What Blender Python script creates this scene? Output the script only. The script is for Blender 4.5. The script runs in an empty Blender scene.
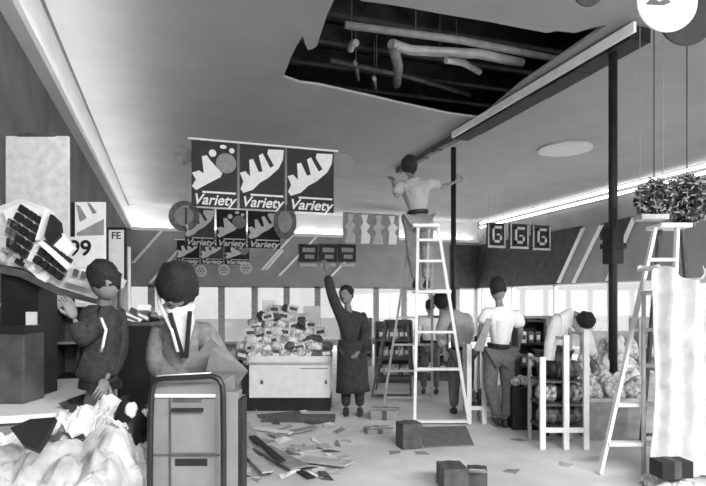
import bpy, math, random
from mathutils import Vector, Matrix, Euler, noise
from mathutils.geometry import tessellate_polygon
random.seed(7)
SC = bpy.context.scene
COL = SC.collection
# ------------------------------------------------------------------ camera
YAW = math.radians(18.1); S_, C_ = math.sin(YAW), math.cos(YAW)
FPX, CX, HY, EYE = 560.0, 353.0, 303.0, 1.5
cam = bpy.data.cameras.new('camera'); cam_o = bpy.data.objects.new('camera', cam); COL.objects.link(cam_o)
cam.sensor_width = 36; cam.lens = 36*FPX/706; cam.shift_y = (HY-243)/706
cam_o.location = (0, 0, EYE); cam_o.rotation_euler = (math.pi/2, 0, -YAW)
cam.clip_start = .05; cam.clip_end = 200
SC.camera = cam_o
# ------------------------------------------------------------------ world
w = bpy.data.worlds.new('overcast_sky'); SC.world = w; w.use_nodes = True
w.node_tree.nodes['Background'].inputs[0].default_value = (.92, .92, .92, 1)
w.node_tree.nodes['Background'].inputs[1].default_value = .84
SC.view_settings.view_transform = 'Standard'; SC.view_settings.look = 'None'
SC.view_settings.exposure = 0.05; SC.view_settings.gamma = 1
SC.view_settings.use_curve_mapping = False

def area(name, loc, rot, sx, sy, e):
    l = bpy.data.lights.new(name, 'AREA'); l.shape = 'RECTANGLE'; l.size = sx; l.size_y = sy; l.energy = e
    o = bpy.data.objects.new(name, l); COL.objects.link(o); o.location = loc; o.rotation_euler = rot
    return o
# added fill lamp, unseen behind the photographer, to brighten the room and fronts
area('rear_fill_lamp', (3.0, -2.6, 4.5), (math.radians(28), 0, 0), 7, 2.2, 1700)
# the photographer's flash bounced beside the camera
fl = bpy.data.lights.new('camera_flash', 'POINT'); fl.energy = 42; fl.shadow_soft_size = .18
flo = bpy.data.objects.new('camera_flash', fl); COL.objects.link(flo); flo.location = (-.12, -.1, 1.85)
# daylight entering the shop windows from outside
area('window_daylight_back', (5, 19.6, 1.3), (math.radians(-90), 0, 0), 12.4, 2.4, 420)
area('window_daylight_right', (11.8, 10, 1.3), (0, math.radians(90), 0), 2.4, 18, 600)

# ------------------------------------------------------------------ materials
def lin(v): return v/12.92 if v <= .04045 else ((v+.055)/1.055)**2.4
MATS = {}
def mat(name, v, rough=.7, var=.12, scale=9.0, metal=0.0, bump=0.0):
    if name in MATS: return MATS[name]
    m = bpy.data.materials.new(name); m.use_nodes = True; nt = m.node_tree
    b = nt.nodes['Principled BSDF']; b.inputs['Roughness'].default_value = rough; b.inputs['Metallic'].default_value = metal
    tc = nt.nodes.new('ShaderNodeTexCoord'); nz = nt.nodes.new('ShaderNodeTexNoise'); nz.inputs['Scale'].default_value = scale
    nz.inputs['Detail'].default_value = 5
    nt.links.new(tc.outputs['Object'], nz.inputs['Vector'])
    r = nt.nodes.new('ShaderNodeValToRGB')
    a, c = lin(max(0, v-var)), lin(min(1, v+var))
    r.color_ramp.elements[0].position = .3; r.color_ramp.elements[0].color = (a, a, a, 1)
    r.color_ramp.elements[1].position = .7; r.color_ramp.elements[1].color = (c, c, c, 1)
    nt.links.new(nz.outputs['Fac'], r.inputs['Fac']); nt.links.new(r.outputs['Color'], b.inputs['Base Color'])
    if bump:
        bp = nt.nodes.new('ShaderNodeBump'); bp.inputs['Strength'].default_value = bump
        nt.links.new(nz.outputs['Fac'], bp.inputs['Height']); nt.links.new(bp.outputs['Normal'], b.inputs['Normal'])
    MATS[name] = m; return m
def emit(name, s):
    m = bpy.data.materials.new(name); m.use_nodes = True; nt = m.node_tree
    nt.nodes.remove(nt.nodes['Principled BSDF']); e = nt.nodes.new('ShaderNodeEmission'); e.inputs[1].default_value = s
    nt.links.new(e.outputs[0], nt.nodes['Material Output'].inputs[0]); MATS[name] = m; return m
def glass_mat():
    m = bpy.data.materials.new('window_glass'); m.use_nodes = True; nt = m.node_tree
    nt.nodes.remove(nt.nodes['Principled BSDF'])
    t = nt.nodes.new('ShaderNodeBsdfTransparent'); g = nt.nodes.new('ShaderNodeBsdfGlossy'); g.inputs['Roughness'].default_value = .05
    x = nt.nodes.new('ShaderNodeMixShader'); x.inputs[0].default_value = .06
    nt.links.new(t.outputs[0], x.inputs[1]); nt.links.new(g.outputs[0], x.inputs[2]); nt.links.new(x.outputs[0], nt.nodes['Material Output'].inputs[0])
    return m
M = dict(
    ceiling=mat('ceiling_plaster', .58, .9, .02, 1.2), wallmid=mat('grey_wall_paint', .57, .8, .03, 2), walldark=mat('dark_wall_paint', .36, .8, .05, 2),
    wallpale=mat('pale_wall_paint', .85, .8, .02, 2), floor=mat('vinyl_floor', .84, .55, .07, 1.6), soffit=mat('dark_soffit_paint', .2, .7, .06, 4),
    white=mat('white_paint', .93, .5, .03), offwhite=mat('off_white_card', .86, .7, .06, 14), pale=mat('pale_plastic', .9, .5, .05, 8),
    light=mat('light_grey', .72, .6, .06), mid=mat('mid_grey', .55, .6, .06), grey=mat('grey_metal', .5, .45, .04, 5),
    dark=mat('dark_grey', .3, .6, .06), black=mat('near_black', .1, .6, .03), beamd=mat('very_dark_steel', .05, .8, .02), blackm=mat('black_tube_metal', .12, .4, .03),  # beamd: one even, very dark tone for the track channel
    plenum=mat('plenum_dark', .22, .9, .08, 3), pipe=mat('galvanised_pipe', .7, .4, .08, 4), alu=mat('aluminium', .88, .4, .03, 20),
    skin=mat('skin', .5, .6, .03), hair=mat('dark_hair', .09, .8, .06, 60), coat=mat('dark_coat_cloth', .2, .9, .05, 30),
    jacket=mat('grey_jacket_cloth', .48, .9, .05, 30), shirt=mat('white_shirt_cloth', .93, .8, .03, 30), shirtg=mat('light_grey_shirt_cloth', .66, .8, .04, 30),
    trouser=mat('grey_trouser_cloth', .42, .9, .05, 30), trouserl=mat('light_trouser_cloth', .6, .9, .04, 30), shoe=mat('shoe_leather', .2, .5, .03),
    card=mat('cardboard', .44, .85, .04, 12), sheet=mat('white_plastic_sheet', .8, .6, .07, 7, bump=.1), paper=mat('printed_newsprint', .7, .8, .2, 5, bump=.1), leafd=mat('dark_leaf', .22, .6, .1, 40),
    leafl=mat('pale_leaf', .7, .6, .1, 40), ground=mat('pavement', .75, .9, .05), duct=mat('duct_metal', .55, .5, .06),
    goods=mat('mottled_wrapping', .55, .6, .4, 22), goodsl=mat('light_mottled_wrapping', .78, .6, .25, 26), goodsd=mat('dark_mottled_wrapping', .28, .6, .22, 26),
    disc=mat('grey_disc_card', .5, .8, .1, 10), wood=mat('grey_timber', .5, .8, .12, 8))
M['tube'] = emit('fluorescent_tube', 36.0); M['tube2'] = emit('bare_fluorescent_tube', 6); M['glass'] = glass_mat(); M['diff'] = emit('round_diffuser', .42)

# ------------------------------------------------------------------ geometry helpers
def ray(px, py):                       # direction per unit depth from the eye
    u, v = (px-CX)/FPX, (HY-py)/FPX
    return Vector((S_+u*C_, C_-u*S_, v))
def at_d(px, py, d): return Vector((0, 0, EYE)) + ray(px, py)*d
def at_y(px, py, Y): r = ray(px, py); return Vector((0, 0, EYE)) + r*(Y/r.y)
def at_x(px, py, X): r = ray(px, py); return Vector((0, 0, EYE)) + r*(X/r.x)
def at_z(px, py, Z): r = ray(px, py); return Vector((0, 0, EYE)) + r*((Z-EYE)/r.z)

class MB:
    def __init__(s): s.v = []; s.f = []; s.sm = []
    def add(s, vs, fs, smooth=False):
        n = len(s.v); s.v += [Vector(v) for v in vs]; s.f += [[i+n for i in f] for f in fs]; s.sm += [smooth]*len(fs); return s
    def box(s, c, d, rot=(0, 0, 0)):
        R = Euler(rot).to_matrix(); c = Vector(c); h = Vector(d)/2
        vs = [c + R@Vector((x*h.x, y*h.y, z*h.z)) for x in (-1, 1) for y in (-1, 1) for z in (-1, 1)]
        return s.add(vs, [(0, 1, 3, 2), (4, 6, 7, 5), (0, 4, 5, 1), (2, 3, 7, 6), (0, 2, 6, 4), (1, 5, 7, 3)])
    def bx(s, a, b):
        return s.box([(a[i]+b[i])/2 for i in range(3)], [abs(b[i]-a[i]) for i in range(3)])
    def bar(s, p0, p1, w, h, up=(0, 0, 1)):
        p0, p1 = Vector(p0), Vector(p1); t = (p1-p0).normalized(); a = t.cross(Vector(up))
        if a.length < 1e-3: a = t.cross(Vector((0, 1, 0)))
        a.normalize(); b = a.cross(t).normalized()
        vs = [p + a*(x*w/2) + b*(y*h/2) for p in (p0, p1) for x, y in ((-1, -1), (1, -1), (1, 1), (-1, 1))]
        return s.add(vs, [(0, 1, 2, 3), (7, 6, 5, 4), (0, 4, 5, 1), (1, 5, 6, 2), (2, 6, 7, 3), (3, 7, 4, 0)])
    def tube(s, pts, r, n=10):
        pts = [Vector(p) for p in pts]; rs = r if isinstance(r, (list, tuple)) else [r]*len(pts)
        vs = []; fs = []; prev = None
        for i, p in enumerate(pts):
            t = (pts[min(i+1, len(pts)-1)]-pts[max(i-1, 0)]).normalized()
            if prev is None: a = t.cross(Vector((0, 0, 1))); a = a if a.length > 1e-3 else t.cross(Vector((0, 1, 0)))
            else: a = prev - t*prev.dot(t)
            a.normalize(); prev = a; b = t.cross(a)
            vs += [p + (a*math.cos(k*math.tau/n) + b*math.sin(k*math.tau/n))*rs[i] for k in range(n)]
        for i in range(len(pts)-1):
            fs += [(i*n+k, i*n+(k+1) % n, (i+1)*n+(k+1) % n, (i+1)*n+k) for k in range(n)]
        s.add(vs, fs, True)
        m = len(s.v)-len(vs)
        s.f += [[m+k for k in range(n)][::-1], [m+(len(pts)-1)*n+k for k in range(n)]]; s.sm += [False]*2
        return s
    def ell(s, c, r, rot=None, nu=14, nv=9):
        R = rot if rot is not None else Matrix.Identity(3); c = Vector(c); r = (r,)*3 if isinstance(r, (int, float)) else r
        vs = [c + R@Vector((0, 0, r[2]))]; fs = []
        for j in range(1, nv):
            th = math.pi*j/nv
            for i in range(nu):
                ph = math.tau*i/nu
                vs.append(c + R@Vector((r[0]*math.sin(th)*math.cos(ph), r[1]*math.sin(th)*math.sin(ph), r[2]*math.cos(th))))
        vs.append(c + R@Vector((0, 0, -r[2])))
        fs += [(0, 1+i, 1+(i+1) % nu) for i in range(nu)]
        for j in range(nv-2):
            fs += [(1+j*nu+i, 1+(j+1)*nu+i, 1+(j+1)*nu+(i+1) % nu, 1+j*nu+(i+1) % nu) for i in range(nu)]
        L = len(vs)-1; b = 1+(nv-2)*nu
        fs += [(b+i, L, b+(i+1) % nu) for i in range(nu)]
        return s.add(vs, fs, True)
    def prism(s, pts, vec):            # extruded planar outline
        pts = [Vector(p) for p in pts]; vec = Vector(vec); n = len(pts)
        tri = tessellate_polygon([pts])
        fs = [tuple(t) for t in tri] + [tuple(n+i for i in t[::-1]) for t in tri] + [(i, (i+1) % n, n+(i+1) % n, n+i) for i in range(n)]
        return s.add(pts+[p+vec for p in pts], fs)
    def disc(s, c, r, axis, th, n=28, r2=None):
        axis = Vector(axis).normalized(); a = axis.cross(Vector((0, 0, 1))); a = a.normalized() if a.length > 1e-3 else Vector((1, 0, 0)); b = axis.cross(a)
        c = Vector(c); r2 = r2 or r
        vs = [c + (a*math.cos(k*math.tau/n)*r + b*math.sin(k*math.tau/n)*r2) + axis*q for q in (-th/2, th/2) for k in range(n)]
        return s.add(vs, [list(range(n)), list(range(2*n-1, n-1, -1))] + [(k, n+k, n+(k+1) % n, (k+1) % n) for k in range(n)])
    def build(s, name, m, parent=None, loc=None, bevel=0):
        me = bpy.data.meshes.new(name); me.from_pydata([tuple(v) for v in s.v], [], s.f); me.update()
        for p, k in zip(me.polygons, s.sm): p.use_smooth = k
        import bmesh
        bm = bmesh.new(); bm.from_mesh(me); bmesh.ops.recalc_face_normals(bm, faces=bm.faces)
        if bevel: bmesh.ops.bevel(bm, geom=[e for e in bm.edges if len(e.link_faces) == 2 and e.calc_face_angle(0) > .5], offset=bevel, segments=2, affect='EDGES', profile=.6)
        bm.to_mesh(me); bm.free()
        for x in (m if isinstance(m, (list, tuple)) else [m]): me.materials.append(x)
        o = bpy.data.objects.new(name, me); COL.objects.link(o)
        if parent is not None: o.parent = parent
        if loc is not None: o.location = loc
        return o
def tag(o, label, cat, group=None, kind=None):
    o['label'] = label; o['category'] = cat
    if group: o['group'] = group
    if kind: o['kind'] = kind
    return o
def struct(o): o['kind'] = 'structure'; return o
def thing(name, label, cat, loc, rotz=0, group=None):
    o = bpy.data.objects.new(name, None); COL.objects.link(o); o.empty_display_size = .1
    o.location = loc; o.rotation_euler = (0, 0, rotz); return tag(o, label, cat, group)
def copy_tree(o, parent=None):
    c = o.copy(); COL.objects.link(c)
    if parent is not None: c.parent = parent
    for ch in list(o.children): copy_tree(ch, c)
    return c
class Fr:
    """camera-height survey frame: a thing whose root stands at column px0, depth d0, height z0, facing the camera side"""
    def __init__(s, px0, d0, z0=0): s.px0, s.d0, s.z0 = px0, d0, z0; q = at_d(px0, HY, d0); s.loc = (q.x, q.y, z0)
    def p(s, px, py, d=None):
        d = s.d0 if d is None else d
        return Vector(((px-CX)*d/FPX - (s.px0-CX)*s.d0/FPX, d-s.d0, EYE+(HY-py)*d/FPX - s.z0))
    def z(s, py, d=None): return EYE+(HY-py)*(d or s.d0)/FPX - s.z0
    def thing(s, name, label, cat, group=None): return thing(name, label, cat, s.loc, -YAW, group)
def text_mesh(txt, size, shear=0, extr=.002, bold=0):
    cu = bpy.data.curves.new('txt', 'FONT'); cu.body = txt; cu.size = size; cu.shear = shear; cu.extrude = extr; cu.offset = bold
    cu.align_x = 'CENTER'; cu.align_y = 'CENTER'
    o = bpy.data.objects.new('txt', cu); COL.objects.link(o); bpy.context.view_layer.update()
    me = bpy.data.meshes.new_from_object(o.evaluated_get(bpy.context.evaluated_depsgraph_get()))
    bpy.data.objects.remove(o); bpy.data.curves.remove(cu); return me
def lettering(txt, size, loc, m, parent, shear=0, bold=0, sx=1, name='lettering', fit=None):
    me = text_mesh(txt, size, shear, .002, bold); me.materials.clear(); me.materials.append(m)
    o = bpy.data.objects.new(name, me); COL.objects.link(o); o.parent = parent
    o.location = loc; o.rotation_euler = (math.pi/2, 0, 0); o.scale = (sx, 1, 1)
    if fit:
        xs = [v.co.x for v in me.vertices]; ys = [v.co.y for v in me.vertices]
        o.scale = (fit[0]/(max(xs)-min(xs)), fit[1]/(max(ys)-min(ys)), 1)
    return o

# ------------------------------------------------------------------ the shell of the shop
XL, XR, YB, YF, ZC, ZF, ZW = -1.28, 11.3, 19.1, -5.0, 4.6, 3.85, 2.07
struct(MB().bx((XL-.3, YF-.2, -.15), (XR+.2, YB+.2, 0)).build('floor', M['floor']))
hole_px = [(283,77),(287,68),(291,57),(297,45),(303,36),(305,44),(308,50),(313,49),(317,46),(321,33),(327,15),(334,0),(338,-14),(352,-9),(361,1),(385,4),(410,8),(436,13),(460,17),(490,22),(520,28),(547,33),(556,31),(575,33),(592,28),(607,25),
           (570,50),(520,84),(480,118),(470,117),(448,114),(425,109),(397,103),(372,97),(349,92),(318,85),(300,83)]
hole = [at_z(x, y, ZC) for x, y in hole_px]
hole = [Vector((p.x, p.y, 0)) for p in hole]
outer = [Vector(p) for p in ((XL-.1, YF, 0), (XR+.1, YF, 0), (XR+.1, YB+.1, 0), (XL-.1, YB+.1, 0))]
cb = MB(); allp = outer+hole; tri = tessellate_polygon([outer, hole]); n = len(allp)
vs = [(p.x, p.y, ZC) for p in allp] + [(p.x, p.y, ZC+.035) for p in allp]
k0, k1 = len(outer), len(allp)
fs = [tuple(t) for t in tri] + [tuple(i+n for i in t) for t in tri]
fs += [(i, i+1 if i+1 < k1 else k0, n+(i+1 if i+1 < k1 else k0), n+i) for i in range(k0, k1)]
cb.add(vs, fs); struct(cb.build('ceiling', M['ceiling']))
# space above the ceiling, seen through the torn opening
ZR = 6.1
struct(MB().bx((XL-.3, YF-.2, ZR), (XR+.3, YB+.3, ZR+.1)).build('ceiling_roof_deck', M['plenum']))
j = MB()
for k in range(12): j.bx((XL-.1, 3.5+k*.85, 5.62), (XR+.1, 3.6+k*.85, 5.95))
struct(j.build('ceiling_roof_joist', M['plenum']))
# walls
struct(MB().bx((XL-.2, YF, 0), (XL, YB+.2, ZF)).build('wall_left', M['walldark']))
struct(MB().bx((XL-.2, YF, ZF), (XL, YB+.2, ZR)).build('wall_left_fascia', M['wallpale']))
struct(MB().bx((XL-.2, YB, ZF), (XR+.2, YB+.2, ZR)).build('wall_back_fascia', M['wallpale']))
struct(MB().bx((XL-.2, YB, ZW), (XR+.2, YB+.2, ZF)).build('wall_back_soffit', M['wallmid']))
struct(MB().bx((XR, YF, ZF), (XR+.2, YB+.2, ZR)).build('wall_right_fascia', M['wallmid']))
struct(MB().bx((XR, YF, ZW), (XR+.2, YB+.2, ZF)).build('wall_right_soffit', M['wallmid']))
b = MB().bx((XL, YF-.2, 2.9), (XR, YF, ZR)).bx((XL, YF-.2, 0), (XL+1.5, YF, 2.9)).bx((XR-1.5, YF-.2, 0), (XR, YF, 2.9))
struct(b.build('wall_rear', M['wallmid']))
struct(MB().bx((-30, -30, -.3), (60, 60, -.16)).build('ground_outside', M['ground']))
# cove valances with their hidden tubes
def lamp_strip(name, label, a, b, m, group):
    t = thing(name, label, 'light', (0, 0, 0), 0, group)
    mb = MB().tube([a, b], .022, 8); mb.build('tube', m, t); return t
struct(MB().bx((XL, YF, ZF-.03), (XL+.13, YB, ZF)).bx((XL+.115, YF, ZF), (XL+.13, YB, ZF+.07)).build('trim_1', M['wallpale']))
struct(MB().bx((XL, YB-.13, ZF-.03), (XR, YB, ZF)).bx((XL, YB-.13, ZF), (XR, YB-.115, ZF+.07)).build('trim_2', M['wallpale']))
lamp_strip('cove_light', 'hidden light tube glowing along top of the left wall', (XL+.06, YF+.3, ZF+.04), (XL+.06, YB-.3, ZF+.04), M['tube'], None)
lamp_strip('cove_light', 'hidden light tube glowing along top of the back wall', (XL+.3, YB-.06, ZF+.04), (XR-.3, YB-.06, ZF+.04), M['tube'], None)
# thin dark reveal where the ceiling meets the left cove
struct(MB().bx((XL+.02, YF, ZC-.012), (XL+.055, YB, ZC-.002)).build('trim_3', M['black']))
# right hand bare tubes
for i, (z, x, wch) in enumerate(((4.53, XR-.09, 'upper'), (4.37, XR-.09, 'lower'))):
    t = thing('strip_light', 'bright %s strip light running the length of the right wall' % wch, 'light', (0, 0, 0))
    MB().bx((x+.02, 2, z-.03), (XR-.006, YB-.4, z+.03)).build('housing', M['white'], t)
    MB().tube([(x, 2, z), (x, YB-.4, z)], .035, 8).build('tube', M['tube2'], t)

# windows along the back and the right
wn = 0
def window(a, b, along):
    global wn; wn += 1
    L = (Vector(b)-Vector(a)); f = MB(); fw = .11
    if along == 'x':
        y = a[1]
        f.bx((a[0], y+.02, 0), (a[0]+fw, y+.12, ZW)).bx((b[0]-fw, y+.02, 0), (b[0], y+.12, ZW)).bx((a[0], y+.02, ZW-.05), (b[0], y+.12, ZW)).bx((a[0], y+.02, 0), (b[0], y+.12, .22))
        o = struct(f.build('window_%d' % wn, M['mid'])); MB().bx((a[0]+fw, y+.06, .2), (b[0]-fw, y+.07, ZW-.04)).build('pane', M['glass'], o)
    else:
        x = a[0]; fw = .05
        f.bx((x+.02, a[1], 0), (x+.12, a[1]+fw, ZW)).bx((x+.02, b[1]-fw, 0), (x+.12, b[1], ZW)).bx((x+.02, a[1], ZW-.05), (x+.12, b[1], ZW)).bx((x+.02, a[1], 0), (x+.12, b[1], .2))
        o = struct(f.build('window_%d' % wn, M['white'])); MB().bx((x+.06, a[1]+fw, .18), (x+.07, b[1]-fw, ZW-.04)).build('pane', M['glass'], o)
x0 = at_y(221.5, 290, YB).x; step = at_y(254.7, 290, YB).x-x0
ks = [x0+step*k for k in range(-3, 12)]
ks = [XL]+[k for k in ks if XL+.2 < k < XR-.2]+[XR]
for a, b_ in zip(ks[:-1], ks[1:]): window((a, YB), (b_, YB), 'x')
nR = 8; yy = [1+(YB-1)*k/nR for k in range(nR+1)]
for a, b_ in zip(yy[:-1], yy[1:]): window((XR, a), (XR, b_), 'y')
struct(MB().bx((XR, YF, 0), (XR+.2, 1, ZW)).build('wall_right', M['wallmid']))
# darker painted length of the soffit round the far right corner
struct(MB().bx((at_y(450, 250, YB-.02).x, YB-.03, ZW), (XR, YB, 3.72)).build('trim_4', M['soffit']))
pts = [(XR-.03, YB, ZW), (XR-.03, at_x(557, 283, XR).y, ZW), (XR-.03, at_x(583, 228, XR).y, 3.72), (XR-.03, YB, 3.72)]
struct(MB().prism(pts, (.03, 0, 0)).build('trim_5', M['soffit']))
tn = 5
def stripe(p, q, wd, ax):
    global tn; tn += 1
    p, q = Vector(p), Vector(q)
    d = Vector((wd, 0, 0)) if ax == 'x' else Vector((0, wd, 0)); th = Vector((0, .02, 0)) if ax == 'x' else Vector((.02, 0, 0))
    struct(MB().prism([p-d/2, p+d/2, q+d/2, q-d/2], th).build('trim_%d' % tn, M['white']))
for (a, b_) in (((166,226),(133,263)),((187,240),(150,283)),((298,229),(262,270)),((322,231),(279,276)),((283,250),(266,270)),((345,262),(325,283))):
    stripe(at_y(*a, YB-.04), at_y(*b_, YB-.04), .1, 'x')
for (a, b_) in (((583,228),(558,283)),((601,225),(573,283)),((634,217),(607,281))):
    stripe(at_x(*a, XR-.05), at_x(*b_, XR-.05), .16, 'y')
p = at_x(636, 216, XR-.05); q = at_x(612, 236, XR-.05)
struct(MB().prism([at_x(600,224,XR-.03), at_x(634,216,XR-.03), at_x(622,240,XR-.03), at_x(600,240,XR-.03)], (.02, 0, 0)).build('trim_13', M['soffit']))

# ------------------------------------------------------------------ beam, columns, roof-space services
t = thing('ceiling_beam', 'long dark torn steel track hanging from the ceiling between two posts', 'beam', (5.0, 8.0, 4.4))
rr = random.Random(3)
def beam_part(y0, y1, xw, z0, z1, nseg, jag):
    mb = MB(); n = nseg
    for k in range(n):
        a = y0+(y1-y0)*k/n; c = y0+(y1-y0)*(k+1)/n
        mb.bx((-xw/2-rr.random()*jag, a-8, z0-4.4-rr.random()*jag), (xw/2+rr.random()*jag*.3, c-8+.01, z1-4.4))
    return mb
beam_part(4.95, 9.0, .28, 4.44, 4.585, 9, .015).build('channel', M['beamd'], t)
beam_part(9.0, 11.9, .1, 4.5, 4.585, 14, .03).build('channel', M['dark'], t)
MB().bx((-.2, 4.85-8, .06), (-.16, 9.0-8, .17)).build('side_plate', M['white'], t)['label'] = 'pale side plate'
for px, d in ((613, 6.6), (453.5, 10.8)):
    q = at_d(px, HY, d)
    lab = 'dark round steel post nearest the camera on the right' if d < 8 else 'slim dark steel post beyond the ladder with the workman'
    t = thing('support_post', lab, 'post', (q.x, q.y, 0))
    MB().tube([(0, 0, 0), (0, 0, 4.44 if d < 8 else 4.5)], .05, 14).build('shaft', M['black'], t)
    MB().bx((-.12, -.12, 0), (.12, .12, .012)).build('base_plate', M['dark'], t)
    if d < 8:
        MB().box((0, 0, 2.17), (.16, .16, .42)).box((0, 0, 2.17), (.2, .2, .06)).build('clamp', M['black'], t)
def zpt(px, py, z): return at_z(px, py, z)
t = thing('air_duct', 'pale round duct seen inside the hole in the ceiling', 'duct', zpt(400, 50, 5.15))
o0 = Vector(t.location)
MB().tube([zpt(392, 44, 5.15)-o0, zpt(410, 50, 5.15)-o0, zpt(440, 52, 5.15)-o0, zpt(480, 54, 5.15)-o0, zpt(522, 63, 5.15)-o0], .07, 12).build('duct_body', M['pipe'], t)
MB().tube([zpt(440, 52, 5.15)-o0, zpt(440, 52, 5.15)-o0+Vector((0, 0, .96))], .008, 6).build('hanger', M['dark'], t)
MB().tube([zpt(393, 44, 5.15)-o0, zpt(398, 66, 5.1)-o0, zpt(396, 84, 5.0)-o0], .08, 12).build('duct_elbow', M['duct'], t)
for i, (a, b_, r, m, lab) in enumerate([((350,50),(356,43),.05,'pipe','short pale pipe stub inside the ceiling hole'), ((374,78),(375,90),.035,'pipe','bright hanging conduit near the far rim of the ceiling hole'),
        ((330,60),(470,95),.04,'dark','dark cable pipe lowest across the ceiling hole'), ((345,25),(560,60),.05,'duct','grey pipe crossing the ceiling hole nearest the camera'), ((355,62),(358,80),.03,'duct','thin grey drop rod inside ceiling hole'),
        ((446,60),(480,72),.05,'pipe','pale broken pipe beside the round duct in the ceiling hole')]):
    A, B = zpt(*a, 5.0), zpt(*b_, 5.0)
    o = tag(MB().tube([(0, 0, 0), (B-A)*.5+Vector((0, 0, .05)), B-A], r, 8).build('pipe', M[m], loc=A), lab, 'pipe')
    MB().tube([(B-A)*.3, (B-A)*.3+Vector((0, 0, 1.12))], .008, 6).build('hanger', M['dark'], o)
# recessed round ceiling light
c = at_z(565, 148, ZC)
t = thing('round_ceiling_light', 'flat round diffuser light set in the ceiling at right', 'light', (c.x, c.y, ZC))
mb = MB(); mb.disc((0, 0, -.02), .52, (0, 0, 1), .04); mb.build('rim', M['light'], t)
MB().disc((0, 0, -.045), .4, (0, 0, 1), .02).build('diffuser', M['diff'], t)

# ------------------------------------------------------------------ hanging posters
def poster(name, label, px0, px1, ztop, zbot, Y, group, pat, txt='Variety'):
    a, b_ = at_y(px0, 200, Y), at_y(px1, 200, Y); cx = (a.x+b_.x)/2; W = (b_.x-a.x); H = ztop-zbot
    t = thing(name, label, 'poster', (cx, Y, zbot), 0, group)
    MB().bx((-W/2+.02, 0, 0), (W/2-.02, .012, H)).build('board', M['black'] if pat != 3 else M['dark'], t)
    s = MB(); th = (0, -.004, 0)
    def P(x, z): return Vector(((x-.5)*W, -.001, z*H))
    blobs = [[(.04,.3),(.1,.24),(.3,.3),(.45,.42),(.62,.5),(.84,.66),(.93,.8),(.95,.96),(.62,.95),(.6,.88),(.74,.7),(.66,.66),(.5,.88),(.42,.84),(.5,.6),(.42,.58),(.3,.78),(.22,.76),(.24,.5),(.14,.58),(.03,.55),(.1,.42)],
             [(.04,.3),(.12,.24),(.34,.34),(.62,.46),(.66,.52),(.42,.7),(.34,.78),(.24,.76),(.28,.5),(.18,.54),(.04,.5),(.12,.4)]]
    s.prism([P(x, z) for x, z in blobs[0 if pat in (0, 3) else 1]], th)
    if pat == 1:
        s.disc(P(.46, .82), .055*W/.7, (0, 1, 0), .004, 14).disc(P(.68, .93), .05*W/.7, (0, 1, 0), .004, 12, .03).disc(P(.86, .88), .04*W/.7, (0, 1, 0), .004, 12)
    s.build('white_picture', M['white'], t)
    if pat == 1:
        MB().disc(P(.74, .68), .15*W/.7, (0, 1, 0), .003, 18).build('grey_picture', M['mid'], t)
    wp = MB().bx((-W/2+.04, -.003, .0), (W/2-.06, 0, .205*H)).build('word_panel', M['black'], t)
    lettering(txt, .30*H, (-.01, -.006, .1*H), M['white'], wp, .3, .006, fit=(W*.86, H*.215))
    MB().bx((-W*.25, -.008, .205*H), (W*.44, -.002, .235*H)).build('word_bar', M['white'], wp)
    return t
def hang_row(xs, ztop, zbot, Y, grp, pats, desc, dx=0):
    L = at_y(xs[0], 200, Y).x; R = at_y(xs[-1], 200, Y).x
    t = thing('poster_rail', 'thin pale hanging rail carrying the %s' % desc, 'rail', (L, Y, ztop))
    MB().bx((-.03, -.01, 0), (R-L+.05, .015, .025)).build('rail_bar', M['white'], t)
    for x in (.1, R-L-.1): MB().tube([(x, 0, 0), (x, 0, ZC-ztop)], .003, 5).build('wire', M['mid'], t)
    names = ['left', 'middle', 'right']
    for i in range(3):
        poster('hanging_poster', '%s of three in the %s' % (names[i] + 'most' if i != 1 else names[i], desc), xs[i], xs[i+1], ztop-.005, zbot, Y, grp, pats[i])
hang_row([190, 238.5, 286, 335], 3.89, 2.92, 8.5, 'posters of the front hanging row', [1, 0, 0], 'large front row of hanging posters')
hang_row([184, 215.5, 247, 281], 3.55, 2.72, 12.5, 'posters of the second hanging row', [3, 1, 0], 'second smaller row of hanging posters')
hang_row([176, 200, 224, 250], 3.22, 2.58, 16, 'posters of the third hanging row', [0, 3, 1], 'third farthest row of hanging posters')
def hdisc(px, py, d, r, m, label, mark=None, r2=None, axis=None):
    q = at_d(px, py, d); t = thing('hanging_disc', label, 'disc', q, -YAW)
    MB().disc((0, 0, 0), r, (0, 1, 0), .015, 32, r2).build('disc_board', m, t)
    MB().tube([(0, 0, (r2 or r)-.01), (0, 0, ZC-q.z)], .003, 5).build('wire', M['mid'], t)
    if mark == 'mark':
        s = MB(); s.prism([(x*r, -.009, z*r) for x, z in ((-.75,-.1),(-.5,.15),(-.3,-.02),(0,.1),(.1,-.05),(-.15,-.14),(-.5,-.12))], (0, -.004, 0))
        s.prism([(x*r, -.009, z*r) for x, z in ((-.6,.3),(-.2,.6),(.3,.5),(.2,.35),(-.2,.4))], (0, -.004, 0)); s.build('printed_mark', M['dark'], t)
    elif mark == 'flower':
        s = MB()
        for k in range(6): s.disc((math.cos(k*1.047)*r*.5, -.009, math.sin(k*1.047)*r*.5), r*.15, (0, 1, 0), .004, 10)
        s.disc((0, -.009, 0), r*.2, (0, 1, 0), .004, 10); s.build('flower_print', M['mid'], t)
    elif mark == 'ring':
        MB().disc((0, -.009, 0), r*.62, (0, 1, 0), .004, 24, (r2 or r)*.62).build('centre_print', M['light'], t)
    return t
hdisc(667, 2, 4.0, .215, M['white'], 'large white round hanging sign cut by the top edge at right', 'mark')
hdisc(686, 18, 4.35, .215, M['black'], 'dark round hanging sign behind the large white one')
hdisc(588, -9, 4.0, .11, M['black'], 'small dark round hanging sign at top edge over the track')
hdisc(184, 216, 12.0, .33, M['disc'], 'grey round hanging sign left of the second poster row', 'ring').children[0]
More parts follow.
